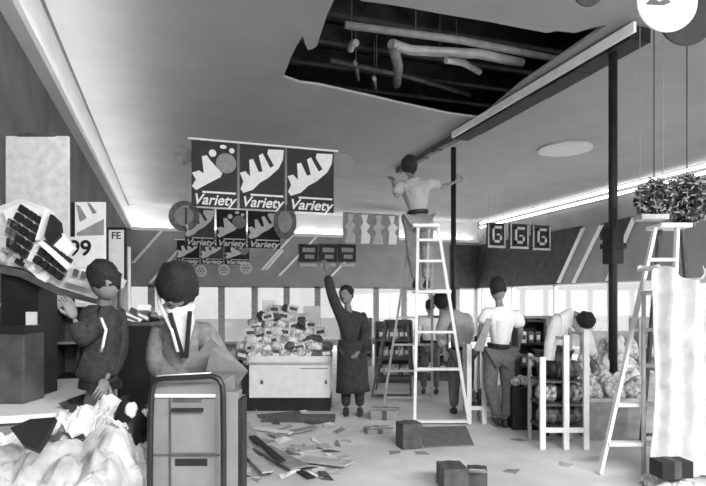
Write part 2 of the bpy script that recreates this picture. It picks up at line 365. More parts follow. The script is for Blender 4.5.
hdisc(285, 222, 12.2, .25, M['disc'], 'grey oval hanging sign right of the second poster row', 'ring', .38)
hdisc(343, 166, 9.1, .2, M['ceiling'], 'faint grey round hanging sign right of the front poster row')
hdisc(183, 156, 8.4, .14, M['disc'], 'small grey round hanging sign left of the front poster row')
hdisc(201, 271, 15.4, .16, M['white'], 'leftmost white flower badge hanging under the third poster row', 'flower')
hdisc(224, 270, 15.5, .16, M['white'], 'middle white flower badge hanging under the third poster row', 'flower')
hdisc(246, 268, 15.6, .17, M['white'], 'rightmost white flower badge hanging under third poster row', 'flower')

# boards on the back wall
Y0 = YB-.06
for i, (a, b_) in enumerate(((299, 318), (319.5, 337), (338.5, 356))):
    A, B = at_y(a, 244, Y0), at_y(b_, 262, Y0); cx = (A.x+B.x)/2; W = B.x-A.x; H = A.z-B.z
    t = thing('wall_picture', '%s small dark framed picture of three under the back wall cove' % ('leftmost', 'middle', 'rightmost')[i], 'picture', (cx, Y0, B.z), 0, 'dark framed pictures on the back wall')
    MB().bx((-W/2, 0, 0), (W/2, .05, H)).build('frame', M['black'], t)
    MB().bx((-W*.32, -.012, H*.55), (W*.34, 0, H*.8)).bx((-W*.2, -.012, H*.18), (W*.3, 0, H*.4)).build('picture_print', M['mid'], t)
    MB().bx((-W*.42, -.012, -.16), (W*.42, .03, -.06)).build('caption_strip', M['light'], t)
A, B = at_y(343, 212, 17.5), at_y(399, 246, 17.5)
t = thing('hanging_banner', 'pale mottled banner of upright figures hanging left of the workman', 'banner', ((A.x+B.x)/2, 17.5, B.z))
W, H = B.x-A.x, A.z-B.z
MB().bx((-W/2, 0, 0), (W/2, .02, H)).build('board', M['mid'], t)
for k in range(4):
    x = -W/2+W*(k+.5)/4; s = MB(); r = random.Random(k)
    out = [(x+dx*W*.11*(.7+.5*r.random()), -.001, H*z) for dx, z in ((-.8,.04),(.7,.04),(.9,.3),(.4,.42),(.95,.6),(.3,.72),(.6,.95),(-.5,.95),(-.3,.7),(-.9,.55),(-.4,.4))]
    s.prism(out, (0, -.01, 0)); s.build('figure_print', M['white' if k in (1, 3) else 'light'], t)
for x in (-W*.4, W*.4): MB().tube([(x, .01, H), (x, .01, ZC-B.z)], .004, 5).build('wire', M['mid'], t)
# three spiral tiles
for i, (a, b_, yt) in enumerate(((487, 506, 222.5), (509.5, 529, 223.5), (532, 551, 225))):
    Y = 14.0; A, B = at_y(a, yt, Y), at_y(b_, yt+26, Y); W, H = B.x-A.x, A.z-B.z
    t = thing('spiral_sign', '%s of three dark square signs with a pale squared G spiral' % ('leftmost', 'middle', 'rightmost')[i], 'sign', ((A.x+B.x)/2, Y, B.z), 0, 'squared G signs hanging at the far right corner')
    MB().bx((-W/2, 0, 0), (W/2, .05, H)).build('board', M['black'], t)
    s = MB()
    def R(x0, z0, x1, z1): s.bx(((x0-.5)*W, -.02, z0*H), ((x1-.5)*W, -.001, z1*H))
    R(.04,.02,.96,.1); R(.04,.13,.1,.97); R(.9,.13,.96,.97)
    R(.27,.78,.76,.88); R(.27,.22,.38,.88); R(.27,.22,.76,.32); R(.66,.22,.76,.58); R(.5,.5,.76,.58)
    s.build('spiral_letter', M['light'], t)
    for x in (-W*.4, W*.4): MB().tube([(x, .02, H), (x, .02, ZC-B.z)], .004, 5).build('wire', M['mid'], t)

# ------------------------------------------------------------------ ladders
def ladder(F, label, fl, fr_, steps, rl, rrp, rsteps, m, m2, cap=True, rw=.035, plat=None, group=None):
    """fl/fr_: (bottom, top) pixel triples of front rails; steps as fractions of the height"""
    t = F.thing('stepladder', label, 'ladder', group)
    P = lambda q: F.p(*q)
    a0, a1, b0, b1 = P(fl[0]), P(fl[1]), P(fr_[0]), P(fr_[1])
    for q0, q1 in ((a0, a1), (b0, b1)): MB().bar(q0, q1, rw, .05, (0, 1, 0)).build('front_rail', M[m], t)
    for k in steps:
        MB().bar(a0.lerp(a1, k), b0.lerp(b1, k), .09, .03).build('step', M[m], t)
    c0, c1, d0, d1 = P(rl[0]), P(rl[1]), P(rrp[0]), P(rrp[1])
    for q0, q1 in ((c0, c1), (d0, d1)): MB().bar(q0, q1, .03, .045, (0, 1, 0)).build('rear_rail', M[m2], t)
    for k in rsteps: MB().bar(c0.lerp(c1, k), d0.lerp(d1, k), .03, .03).build('rear_brace', M[m2], t)
    if cap:
        mid = (a1+b1+c1+d1)/4; MB().box(mid+Vector((0, 0, .015)), (abs(b1.x-a1.x)+.08, abs(c1.y-a1.y)+.14, .04)).build('top_cap', M[m], t)
    return t
F = Fr(440, 6.9)
t = ladder(F, 'tall pale stepladder carrying the workman at the ceiling', ((414.5, 424, 6.9), (418, 227, 7.25)), ((469, 424, 6.9), (438, 227, 7.25)),
       [.015, .27, .455, .66, .82, .93], ((384, 402, 8.45), (411, 229, 7.45)), ((432, 402, 8.45), (432, 229, 7.45)), [.03, .2, .36, .52, .68, .84], 'white', 'light')
q0 = F.p(412, 292, 7.1); MB().box((F.p(431, 292, 7.35)), (.46, .45, .035)).build('platform', M['white'], t)
MB().bar(F.p(427, 290, 7.12), F.p(429, 228, 7.28), .02, .02).build('brace', M['light'], t)
F2 = Fr(390, 8.9)
ladder(F2, 'dark stepladder standing behind the tall pale one', ((372, 397, 8.9), (386, 322, 9.1)), ((411, 397, 8.9), (408, 322, 9.1)), [.02, .25, .5, .75],
       ((376, 390, 9.7), (388, 322, 9.3)), ((415, 390, 9.7), (408, 322, 9.3)), [.5], 'dark', 'dark')
F3 = Fr(625, 4.9)
ladder(F3, 'pale stepladder at right in front of the white sheet', ((600, 474, 4.9), (655, 228, 5.35)), ((668, 474, 4.9), (677, 228, 5.35)), [.115, .265, .42, .565, .715, .86],
       ((640, 456, 5.9), (660, 229, 5.5)), ((700, 456, 5.9), (682, 229, 5.5)), [.1, .4, .7], 'white', 'dark', rw=.028)

# ------------------------------------------------------------------ people
def skin(name, verts, edges, radii, root, m, parent, levels=1):
    me = bpy.data.meshes.new(name); me.from_pydata([tuple(v) for v in verts], edges, []); o = bpy.data.objects.new(name, me); COL.objects.link(o)
    md = o.modifiers.new('s', 'SKIN'); md.use_smooth_shade = True; md.branch_smoothing = .6
    for i, r in enumerate(radii):
        v = me.skin_vertices[0].data[i]; v.radius = r if isinstance(r, tuple) else (r, r); v.use_root = (i == root)
    sb = o.modifiers.new('b', 'SUBSURF'); sb.levels = levels; sb.render_levels = levels
    bpy.context.view_layer.update()
    nm = bpy.data.meshes.new_from_object(o.evaluated_get(bpy.context.evaluated_depsgraph_get()))
    o.modifiers.clear(); o.data = nm; bpy.data.meshes.remove(me)
    nm.materials.clear(); nm.materials.append(m); nm.name = name
    if parent is not None: o.parent = parent
    return o
def merge(o, mb, extra_mat=None):
    import bmesh
    bm = bmesh.new(); bm.from_mesh(o.data); vs = [bm.verts.new(v) for v in mb.v]
    for f, s in zip(mb.f, mb.sm):
        try: fc = bm.faces.new([vs[i] for i in f]); fc.smooth = s
        except ValueError: pass
    bmesh.ops.recalc_face_normals(bm, faces=bm.faces); bm.to_mesh(o.data); bm.free()
def person(F, label, J={}, fwd=1, feet=None, sc=1.0, face=(0, 1, 0), top='shirt', topm='shirt', botm='trouser', sleeves=True, hair='short', coat=False, d=None, lean=(0, 0)):
    t = F.thing('person', label, 'person')
    b = lambda x, y, z: Vector((x*sc, y*fwd*sc, z*sc))
    P = dict(pelvis=b(0,0,.93), spine=b(0,0,1.13), chest=b(0,0,1.33), neck=b(0,0,1.46), head=b(0,.02,1.61),
             shR=b(.17,0,1.40), elR=b(.24,-.02,1.12), wrR=b(.25,.08,.87), shL=b(-.17,0,1.40), elL=b(-.24,-.02,1.12), wrL=b(-.25,.08,.87),
             hipR=b(.09,0,.88), knR=b(.11,.03,.48), anR=b(.12,-.02,.08), hipL=b(-.09,0,.88), knL=b(-.11,.03,.48), anL=b(-.12,-.02,.08))
    for k, v in J.items(): P[k] = F.p(*v) if not isinstance(v, Vector) else v
    ks = list(P); ix = {k: i for i, k in enumerate(ks)}
    E = [('pelvis','spine'),('spine','chest'),('chest','neck'),('neck','head'),('chest','shR'),('shR','elR'),('elR','wrR'),('chest','shL'),('shL','elL'),('elL','wrL'),
         ('pelvis','hipR'),('hipR','knR'),('knR','anR'),('pelvis','hipL'),('hipL','knL'),('knL','anL')]
    rad = dict(pelvis=(.15,.11), spine=(.14,.105), chest=(.165,.115), neck=.058, head=.06, shR=.072, elR=.05, wrR=.032, shL=.072, elL=.05, wrL=.032,
               hipR=.1, knR=.066, anR=.042, hipL=.1, knL=.066, anL=.042)
    sk = lambda r, g: tuple((x+g)*sc for x in r) if isinstance(r, tuple) else (r+g)*sc
    body = skin('body', [P[k] for k in ks], [(ix[a], ix[b_]) for a, b_ in E], [sk(rad[k], -.05 if k in ('pelvis','spine','chest') else -.035 if k in ('shR','shL') else -.018) for k in ks], 0, M['skin'], t)
    fv = Vector(face).normalized(); upv = (P['head']-P['neck']).normalized(); side = fv.cross(upv).normalized(); upv = side.cross(fv)
    R = Matrix((side, fv, upv)).transposed()
    h = P['head']+upv*.02*sc; mb = MB(); mb.ell(h, (.078*sc, .095*sc, .118*sc), R, 18, 12)
    mb.ell(h+fv*.088*sc-upv*.012*sc, (.014*sc, .02*sc, .026*sc), R, 8, 6)
    mb.ell(h+fv*.06*sc-upv*.075*sc, (.035*sc, .03*sc, .03*sc), R, 8, 6)
    for s in (-1, 1): mb.ell(h+side*.073*s*sc-upv*.01*sc, (.01*sc, .02*sc, .03*sc), R, 8, 6)
    for s in ('R', 'L'):
        dr = (P['wr'+s]-P['el'+s]).normalized(); sd = dr.cross(fv); sd = sd.normalized() if sd.length > .1 else dr.cross(Vector((0, 0, 1))).normalized(); nrm = sd.cross(dr)
        R2 = Matrix((sd, nrm, dr)).transposed(); w0 = P['wr'+s]
        mb.ell(w0+dr*.05*sc, (.04*sc, .018*sc, .055*sc), R2, 10, 8)
        for k, (off, ln) in enumerate(((-.028, .062), (-.01, .075), (.01, .07), (.028, .055))):
            p0 = w0+dr*.085*sc+sd*off*sc; p1 = p0+dr*ln*.5*sc+nrm*.006*sc; p2 = p1+dr*ln*.4*sc+nrm*.022*sc
            mb.tube([p0-dr*.02*sc, p0, p1, p2], [.009*sc, .0095*sc, .0085*sc, .006*sc], 6)
        p0 = w0+dr*.03*sc+sd*.03*sc; mb.tube([p0, p0+sd*.025*sc+dr*.025*sc, p0+sd*.032*sc+dr*.055*sc+nrm*.01*sc], [.012*sc, .011*sc, .008*sc], 6)
    merge(body, mb)
    e = MB()
    for s in (-1, 1): e.ell(h+fv*.08*sc+side*.03*s*sc+upv*.01*sc, (.012*sc, .01*sc, .007*sc), R, 8, 6)
    e.build('eyes', M['black'], t); MB().ell(h+fv*.085*sc-upv*.055*sc, (.024*sc, .01*sc, .006*sc), R, 8, 6).build('mouth', M['dark'], t)
    hm = MB()
    g = {'short': 1.0, 'bushy': 1.25, 'bob': 1.15}[hair]
    hm.ell(h-fv*.022*sc+upv*.03*sc, (.092*sc*g, .1*sc*g, .112*sc*g), R, 18, 12)
    if hair != 'short':
        hm.ell(h-fv*.04*sc-upv*.03*sc, (.088*sc*g, .07*sc*g, .1*sc*g), R, 16, 10)
    for i, v in enumerate(hm.v): hm.v[i] = v + noise.noise_vector(v*16)*.02+noise.noise_vector(v*45)*.01
    hm.build('hair', M['hair'], t)
    # clothing
    ks2 = ['pelvis','spine','chest','neckb','shR','elR','shL','elL']+(['cuR','cuL'] if sleeves else [])
    P2 = dict(P); P2['neckb'] = P['chest'].lerp(P['neck'], .75)
    for s in 'RL':
        if sleeves: P2['cu'+s] = P['el'+s].lerp(P['wr'+s], .88)
        else: P2['el'+s] = P['sh'+s].lerp(P['el'+s], .8)
    if not coat: P2['pelvis'] = P['pelvis'].lerp(P['spine'], .15)
    ix2 = {k: i for i, k in enumerate(ks2)}
    E2 = [('pelvis','spine'),('spine','chest'),('chest','neckb'),('chest','shR'),('shR','elR'),('chest','shL'),('shL','elL')]+([('elR','cuR'),('elL','cuL')] if sleeves else [])
    r2 = dict(rad, neckb=.058, cuR=.04, cuL=.04)
    vs = [P2[k] for k in ks2]; rs = [sk(r2[k], .02) for k in ks2]
    if coat:
        E2n = [(ix2[a], ix2[b_]) for a, b_ in E2]; hm_ = P['anR'].lerp(P['anL'], .5); prof = [(P['pelvis']+Vector((0, 0, .1*sc)), .165*sc), (P['pelvis'], .185*sc), ((P['knR']+P['knL'])/2, .2*sc), (hm_+Vector((0, 0, .22*sc)), .215*sc)] if coat == 'long' else [(P['pelvis']+Vector((0, 0, .1*sc)), .16*sc), (P['pelvis'], .18*sc), (P['pelvis'].lerp((P['knR']+P['knL'])/2, .5), .2*sc)]
        MB().tube([p_ for p_, _ in prof], [q_ for _, q_ in prof], 18).build('coat_skirt', M[topm], t)
    else: E2n = [(ix2[a], ix2[b_]) for a, b_ in E2]
    skin(top, vs, E2n, rs, 1, M[topm], t)
    ks3 = ['pelvis','hipR','knR','cR','hipL','knL','cL']; P3 = dict(P); P3['cR'] = P['knR'].lerp(P['anR'], .93); P3['cL'] = P['knL'].lerp(P['anL'], .93)
    r3 = dict(rad, cR=.045, cL=.045); i3 = {k: i for i, k in enumerate(ks3)}
    skin('trousers', [P3[k] for k in ks3], [(i3[a], i3[b_]) for a, b_ in (('pelvis','hipR'),('hipR','knR'),('knR','cR'),('pelvis','hipL'),('hipL','knL'),('knL','cL'))],
         [sk(r3[k], .012) for k in ks3], 0, M[botm], t)
    if not coat:
        q = P['pelvis'].lerp(P['spine'], .3); ax = (P['spine']-P['pelvis']).normalized()
        MB().disc(q, .155*sc, ax, .04, 20, .125*sc).build('belt', M['black'], t)
    for s in 'RL':
        a = P['an'+s]; sh = MB().ell(a+Vector((0, .06*fwd*sc, -.04*sc)), (.042*sc, .13*sc, .036*sc)).ell(a+Vector((0, 0, -.02*sc)), (.04*sc, .05*sc, .05*sc))
        sh.build('shoe', M['shoe'], t)
    return t
# workman on the ladder, back to us
F = Fr(417, 7.5, 1.72)
person(F, 'workman in pale shirt reaching up to the ceiling from the tall ladder', dict(
    pelvis=(418,217,7.5), spine=(417,202,7.5), chest=(414,187,7.5), neck=(411,177,7.5), head=(410,168.5,7.42),
    shR=(428,182,7.5), elR=(443,187,7.6), wrR=(455,182,7.7), shL=(400,184,7.5), elL=(396,198,7.4), wrL=(393,182,7.7),
    hipR=(425,222,7.5), knR=(427,252,7.45), anR=(427,282,7.45), hipL=(411,222,7.5), knL=(413,252,7.45), anL=(416,282,7.45)), 1, topm='shirtg', botm='trouserl', face=(-.2, .9, .4), sleeves=False, sc=1.16)
# dark-coated figure by the white chest
F = Fr(352, 7.5)
person(F, 'person in a long dark coat raising one arm beside the white chest', dict(
    pelvis=(352,348,7.5), spine=(350,334,7.5), chest=(350,318,7.5), neck=(348,306,7.5), head=(346,297,7.5),
    shL=(339,313,7.45), elL=(331,292,7.4), wrL=(327,272,7.4), shR=(362,314,7.55), elR=(366,335,7.5), wrR=(358,350,7.35),
    hipL=(346,352,7.5), knL=(346,382,7.5), anL=(346,409,7.5), hipR=(358,352,7.5), knR=(359,382,7.5), anR=(360,409,7.5)), -1, topm='coat', botm='coat', coat='long', sc=1.08, face=(-.45, -.85, .1), top='coat', hair='short')
# white-shirted man, back to us
F = Fr(498, 6.75)
person(F, 'man in a white shirt and grey trousers standing with his back turned', dict(
    pelvis=(499,350,6.75), spine=(500,334,6.75), chest=(502,317,6.75), neck=(499,303,6.75), head=(498,292,6.78),
    shL=(487,311,6.75), elL=(480,329,6.7), wrL=(478,346,6.85), shR=(516,312,6.75), elR=(521,333,6.7), wrR=(517,352,6.9),
    hipL=(492,354,6.75), knL=(490,388,6.7), anL=(499,419,6.75), hipR=(506,354,6.75), knR=(508,388,6.8), anR=(505,421,6.75)), 1, topm='shirt', botm='trouser', face=(0, .95, -.3), sleeves=False, sc=1.13)
# pale figure stooping left of him
F = Fr(455, 7.6)
person(F, 'person in a light top stooping left of the man in the white shirt', dict(
    pelvis=(462,352,7.6), spine=(460,336,7.6), chest=(455,318,7.6), neck=(449,309,7.6), head=(443,304,7.6),
    shL=(446,316,7.5), elL=(440,334,7.4), wrL=(444,349,7.3), shR=(466,315,7.7), elR=(470,334,7.7), wrR=(462,349,7.6),
    hipL=(456,355,7.6), knL=(454,384,7.6), anL=(454,409,7.6), hipR=(467,355,7.6), knR=(468,384,7.6), anR=(469,409,7.6)), 1, topm='shirtg', botm='trouser', face=(-.6, .7, -.4), sc=1.12)
F = Fr(430, 9.2)
person(F, 'small distant person in a white top seen through the tall ladder', dict(), 1, topm='shirt', botm='trouser', face=(0, 1, -.1), sc=.88)
# pale coated figure bending over the rack
F = Fr(560, 6.3)
person(F, 'person in a pale coat bending over the white rack', dict(
    pelvis=(553,352,6.3), spine=(556,332,6.3), chest=(565,313,6.3), neck=(577,313,6.25), head=(585,321,6.2),
    shL=(558,318,6.15), elL=(550,345,6.05), wrL=(548,372,6.0), shR=(572,314,6.45), elR=(588,338,6.4), wrR=(592,360,6.3),
    hipL=(547,356,6.3), knL=(546,392,6.3), anL=(546,430,6.3), hipR=(560,356,6.3), knR=(562,392,6.3), anR=(562,430,6.3)), 1, topm='pale', botm='dark', face=(.6, .1, -.8), top='coat')
# foreground man, head bowed towards us
F = Fr(180, 3.5)
t = person(F, 'man in an open grey jacket with bowed dark head behind the metal cabinet', dict(
    pelvis=(186,402,3.5), spine=(185,370,3.5), chest=(180,336,3.5), neck=(178,309,3.48), head=(176,292,3.38),
    shL=(158,331,3.5), elL=(157,369,3.4), wrL=(180,384,3.2), shR=(203,328,3.5), elR=(219,357,3.45), wrR=(216,376,3.15),
    hipL=(173,412,3.5), knL=(172,478,3.5), anL=(172,530,3.5), hipR=(199,412,3.5), knR=(200,478,3.5), anR=(200,530,3.5)), -1, sc=1.05, topm='jacket', botm='coat', face=(-.1, -.75, -.65), hair='bushy', top='jacket')
MB().prism([F.p(169,309,3.36), F.p(189,309,3.36), F.p(192,322,3.33), F.p(185,350,3.33), F.p(181,356,3.33), F.p(172,330,3.33)], (0, .06, 0)).build('shirt_front', M['shirt'], t)
for a, b_ in (((170,313),(183,358)), ((190,311),(186,358))):
    MB().bar(F.p(*a, 3.31), F.p(*b_, 3.31), .02, .03, (0, 1, 0)).build('lapel', M['black'], t)
MB().tube([F.p(157,287,3.42), F.p(160,305,3.36), F.p(172,330,3.3), F.p(178,352,3.3)], .012, 8).build('neck_strap', M['white'], t)
MB().tube([F.p(166,307,3.42), F.p(172,311,3.38), F.p(180,312,3.36), F.p(188,310,3.39), F.p(192,306,3.45)], .03, 10).build('collar', M['shirt'], t)
# dark stooping figure at left
F = Fr(98, 3.3)
t = person(F, 'dark clothed person with smooth dark hair leaning at the left shelves', dict(
    pelvis=(100,393,3.3), spine=(102,362,3.3), chest=(104,320,3.3), neck=(105,300,3.28), head=(105,285,3.25),
    shL=(91,311,3.2), elL=(84,343,3.1), wrL=(74,318,3.1), shR=(116,309,3.4), elR=(118,352,3.4), wrR=(106,380,3.2),
    hipL=(93,402,3.3), knL=(93,476,3.3), anL=(94,538,3.3), hipR=(107,402,3.3), knR=(107,476,3.3), anR=(106,538,3.3)), 1, topm='coat', botm='coat', face=(-.75, .5, -.3), hair='short', sc=.92, top='jacket')
MB().tube([F.p(101,318,3.1), F.p(106,330,3.09), F.p(103,345,3.1), F.p(101,352,3.12)], .008, 8).build('strap', M['white'], t)

# ------------------------------------------------------------------ white chest and its heap
F = Fr(290, 7.7)
t = F.thing('chest_freezer', 'long white open display chest heaped with goods, mid picture', 'freezer')
q = lambda px, py, d=None: F.p(px, py, d)
A, B = q(249, 398), q(330, 364)
MB().bx((A.x, 0, A.z), (B.x, .75, B.z)).build('body', M['white'], t, bevel=.01)
A2, B2 = q(247, 364), q(331, 356)
MB().bx((A2.x, -.03, A2.z), (B2.x, .78, A2.z+.03)).bx((A2.x, -.03, A2.z), (B2.x, .02, B2.z)).bx((A2.x, .72, A2.z), (B2.x, .78, B2.z)).bx((A2.x, -.03, A2.z), (A2.x+.05, .78, B2.z)).bx((B2.x-.05, -.03, A2.z), (B2.x, .78, B2.z)).build('rim', M['white'], t)
MB().bx((q(300,0).x, -.008, q(0,369).z), (q(328,0).x, .0, q(0,368).z)).build('trim_line', M['mid'], t)
for px in (262, 326): MB().box((q(px, 380).x, -.01, q(px, 382).z), (.03, .02, .05)).build('latch', M['dark'], t)
MB().bx((A.x-.1, .08, 0), (B.x, .7, A.z)).build('plinth', M['black'], t)
MB().bx((A.x-.11, .02, A.z+.05), (A.x, .7, B.z-.02)).build('end_panel', M['black'], t)
zt = EYE-53*7.7/560+.0
rg = random.Random(11)
def packet(kind, size, seed):
    r = random.Random(seed); mb = MB()
    if kind == 'bag':
        mb.ell((0, 0, size[2]/2), (size[0]/2, size[1]/2, size[2]/2), None, 14, 9)
        for i, v in enumerate(mb.v): mb.v[i] = v+noise.noise_vector(v*14+Vector((seed, 0, 0)))*size[0]*.12
    else:
        mb.bx((-size[0]/2, -size[1]/2, 0), (size[0]/2, size[1]/2, size[2]))
    return mb
protos = {}
def goods(name, kind, size, m, label, cat, group, loc, rot):
    k = (name, kind, size, m)
    if k not in protos:
        r = packet(kind, size, len(protos)+1).build(name, M[m], bevel=.006 if kind == 'box' else 0)
        if kind == 'box': MB().bx((-size[0]*.35, -size[1]/2-.003, size[2]*.3), (size[0]*.35, -size[1]/2, size[2]*.7)).build('label_patch', M['white' if m not in ('white', 'offwhite', 'pale', 'goodsl') else 'dark'], r)
        protos[k] = r; o = r
    else: o = copy_tree(protos[k])
    o.location = loc; o.rotation_euler = rot; return tag(o, label, cat, group)
base = at_d(290, HY, 7.7)
def wl(F_, x, y, z): v = Vector(F_.loc); return (v.x+x*C_+y*S_, v.y-x*S_+y*C_, v.z+z)
# lower layer bags, then boxes, following the humped outline of the heap
outline = [(238,350),(247,326),(262,312),(275,302),(286,298),(296,304),(306,318),(318,328),(331,350)]
def oy(px):
    for (a, ya), (c_, yc) in zip(outline[:-1], outline[1:]):
        if a <= px <= c_: return ya+(yc-ya)*(px-a)/(c_-a)
    return 352
for row in range(7):
    for k in range(11):
        px = 243+k*8.3+rg.uniform(-2, 2); py = 353-row*7.6+rg.uniform(-1, 1)
        if py < oy(px): continue
        dd = 7.78+row*.1; v = F.p(px, py+6, dd)
        m = rg.choice(['goods', 'goodsl', 'goodsd', 'goodsd']) if row < 2 else rg.choice(['goodsl', 'goodsl', 'goods', 'dark', 'offwhite'])
        if (k+row) % 2: goods('wrapped_bag', 'bag', (.2, .16, .14), m, {'goods': 'grey speckled', 'goodsl': 'pale speckled', 'goodsd': 'dark speckled', 'dark': 'plain dark', 'offwhite': 'plain off-white'}[m]+' bag in the heap on the white chest', 'bag', 'bags heaped on the white chest', wl(F, v.x, v.y, v.z), (rg.uniform(-.4, .4), rg.uniform(-.4, .4), rg.uniform(0, 3)))
        else: goods('goods_box', 'box', (.17, .12, .12), m, {'goods': 'grey speckled', 'goodsl': 'pale speckled', 'goodsd': 'dark speckled', 'dark': 'plain dark', 'offwhite': 'plain off-white'}[m]+' carton in the heap on the white chest', 'box', 'cartons heaped on the white chest', wl(F, v.x, v.y, v.z), (rg.uniform(-.2, .2), rg.uniform(-.3, .3), rg.uniform(-.7, .3)))
# white display backs rising behind the heap
for i, (a, c_, y0, y1) in enumerate(((262, 276, 300, 335), (303, 320, 306, 345))):
    Fb = Fr((a+c_)/2, 8.5); P0, P1 = Fb.p(a, y0), Fb.p(c_, y0)
    t = Fb.thing('display_card', '%s white upright card behind the heaped chest' % ('left hand', 'right hand')[i], 'card')
    MB().bx((P0.x, 0, .01), (P1.x, .03, P0.z)).build('card_panel', M['white'], t)
    MB().bx((P0.x-.03, -.1, 0), (P1.x+.03, .2, .02)).build('foot', M['mid'], t)

# ------------------------------------------------------------------ white racks with goods
def rack(F, label, posts, ytop, ybase, yrail, depth, goodsn, seed, cat='rack'):
    t = F.thing('display_rack', label, cat); r = random.Random(seed)
    for px, yt in zip(posts, ytop):
        p0 = F.p(px, ybase); p1 = F.p(px, yt)
        MB().bar((p0.x, 0, 0), (p0.x, 0, p1.z), .055, .04, (0, 1, 0)).build('post', M['white'], t)
        MB().bar((p0.x, depth, 0), (p0.x, depth, p1.z), .035, .035, (0, 1, 0)).build('rear_post', M['light'], t)
        MB().bar((p0.x, 0, p1.z-.04), (p0.x, depth, p1.z-.04), .03, .03).build('side_rail', M['light'], t)
    xa, xb = F.p(posts[0], 0).x, F.p(posts[-1], 0).x
    for y in yrail:
        z = F.z(y); MB().bar((xa, 0, z), (xb, 0, z), .03, .05).build('cross_rail', M['white'], t)
    zs = [F.z(yrail[-1])+.02+k*.24 for k in range(4) if F.z(yrail[-1])+k*.24 < F.z(max(ytop))-.1]
    for z in zs: MB().bx((xa, .02, z-.02), (xb, depth, z)).build('shelf', M['dark'], t)
    return t, xa, xb, zs
F = Fr(568, 5.75)
t, xa, xb, zs = rack(F, 'white upright rack crammed with wrapped goods left of the near post', [542.5, 566, 586], [357, 335, 330], 450, [430], .42, 8, 2)
for z in zs:
    for k in range(5):
        x = xa+.07+(xb-xa-.12)*k/4; m = rg.choice(['goodsd', 'goodsd', 'goods', 'black'])
        goods('rack_packet', 'bag', (.13, .2, .2), m, {'goodsd': 'dark speckled', 'goods': 'grey speckled', 'black': 'black'}[m]+' packet on the shelves of the larger white rack', 'packet', 'packets in the larger white rack', wl(F, x, .2, z), (0, 0, rg.uniform(-.5, .5)))
F = Fr(484, 6.95)
t, xa, xb, zs = rack(F, 'small white rack with dark goods in front of the stooping person', [469, 484, 498], [344, 346, 385], 427, [408], .3, 4, 4)
for z in zs[:3]:
    for k in range(3):
        x = xa+.06+(xb-xa-.1)*k/2
        goods('rack_packet', 'bag', (.11, .16, .2), 'goodsd', 'dark packet on the shelves of the small white rack', 'packet', 'packets in the small white rack', wl(F, x, .15, z), (0, 0, rg.uniform(-.5, .5)))
# sloping bin of pale bags right of the rack
F = Fr(608, 6.1)
t = F.thing('goods_bin', 'low grey bin of pale bags behind the right ladder', 'bin')
A, B = F.p(590, 436), F.p(640, 436)
MB().bx((A.x, 0, 0), (B.x, .36, .42)).build('bin_body', M['mid'], t); MB().bx((A.x, 0, .42), (B.x, .03, .46)).build('bin_lip', M['light'], t)
for r_ in range(5):
    for k in range(6):
        v = F.p(594+k*8.5+rg.uniform(-2, 2), 426-r_*17, 6.2+r_*.14)
        if v.z < .42: v.z = .44
        m = rg.choice(['goodsl', 'goodsl', 'goods', 'pale'])
        goods('snack_bag', 'bag', (.2, .11, .27), m, {'goodsl': 'pale speckled', 'goods': 'grey speckled', 'pale': 'plain pale'}[m]+' bag piled in the bin behind the right ladder', 'bag', 'bags in the low bin', wl(F, v.x, v.y, v.z), (rg.uniform(-.7, .2), rg.uniform(-.6, .6), rg.uniform(-.5, .5)))
# black shelving behind the white-shirted man
F = Fr(531, 7.3)
t = F.thing('shelving_unit', 'tall black shelving unit right of the man in white shirt', 'shelf')
A, B = F.p(520, 0), F.p(545, 0); zt = F.z(319)
MB().bx((A.x, .3, 0), (B.x, .34, zt)).build('back_panel', M['black'], t)
for x in (A.x, B.x): MB().bx((x-.015, 0, 0), (x+.015, .34, zt)).build('side_panel', M['black'], t)
for k in range(5): z = .08+k*(zt-.1)/4.; MB().bx((A.x, 0, z-.02), (B.x, .32, z)).build('shelf', M['black'], t)
for k in range(4):
    z = .08+k*(zt-.1)/4.
    for j in range(3):
        goods('shelf_jar', 'box', (.075, .08, .15), rg.choice(['offwhite', 'goods']) if (j+k) % 3 == 0 else 'goodsd', 'small pack on the black shelving unit', 'pack', 'packs on the black shelving', wl(F, A.x+.06+j*.095, .1, z), (0, 0, 0))
# low dark goods in front of it
F = Fr(528, 6.6)
t = F.thing('goods_crate', 'dark crate of mixed goods at the feet of the white shirted man', 'crate')
A, B = F.p(513, 0), F.p(541, 0)
MB().bx((A.x, 0, 0), (B.x, .4, .5)).build('crate_body', M['black'], t, bevel=.01)
for j in range(6):
    goods('loose_bag', 'bag', (.13, .13, .12), ['goods', 'goodsl'][j % 2], ['grey speckled', 'pale speckled'][j % 2]+' bag lying in the dark crate', 'bag', 'bags in the dark crate', wl(F, A.x+.06+(j % 3)*.11, .1+.16*(j//3), .5), (0, 0, j))
# board leaning by his arm
F = Fr(484, 6.4)
tag(MB().prism([F.p(487,318,6.5), F.p(492,319,6.5), F.p(483,352,6.3), F.p(474,350,6.3)], (0, .03, 0)).build('grey_paddle', M['mid']), 'grey board held at the left side of the man in white shirt', 'board')
o = bpy.data.objects['grey_paddle']; o.location = F.loc; o.rotation_euler = (0, 0, -YAW)

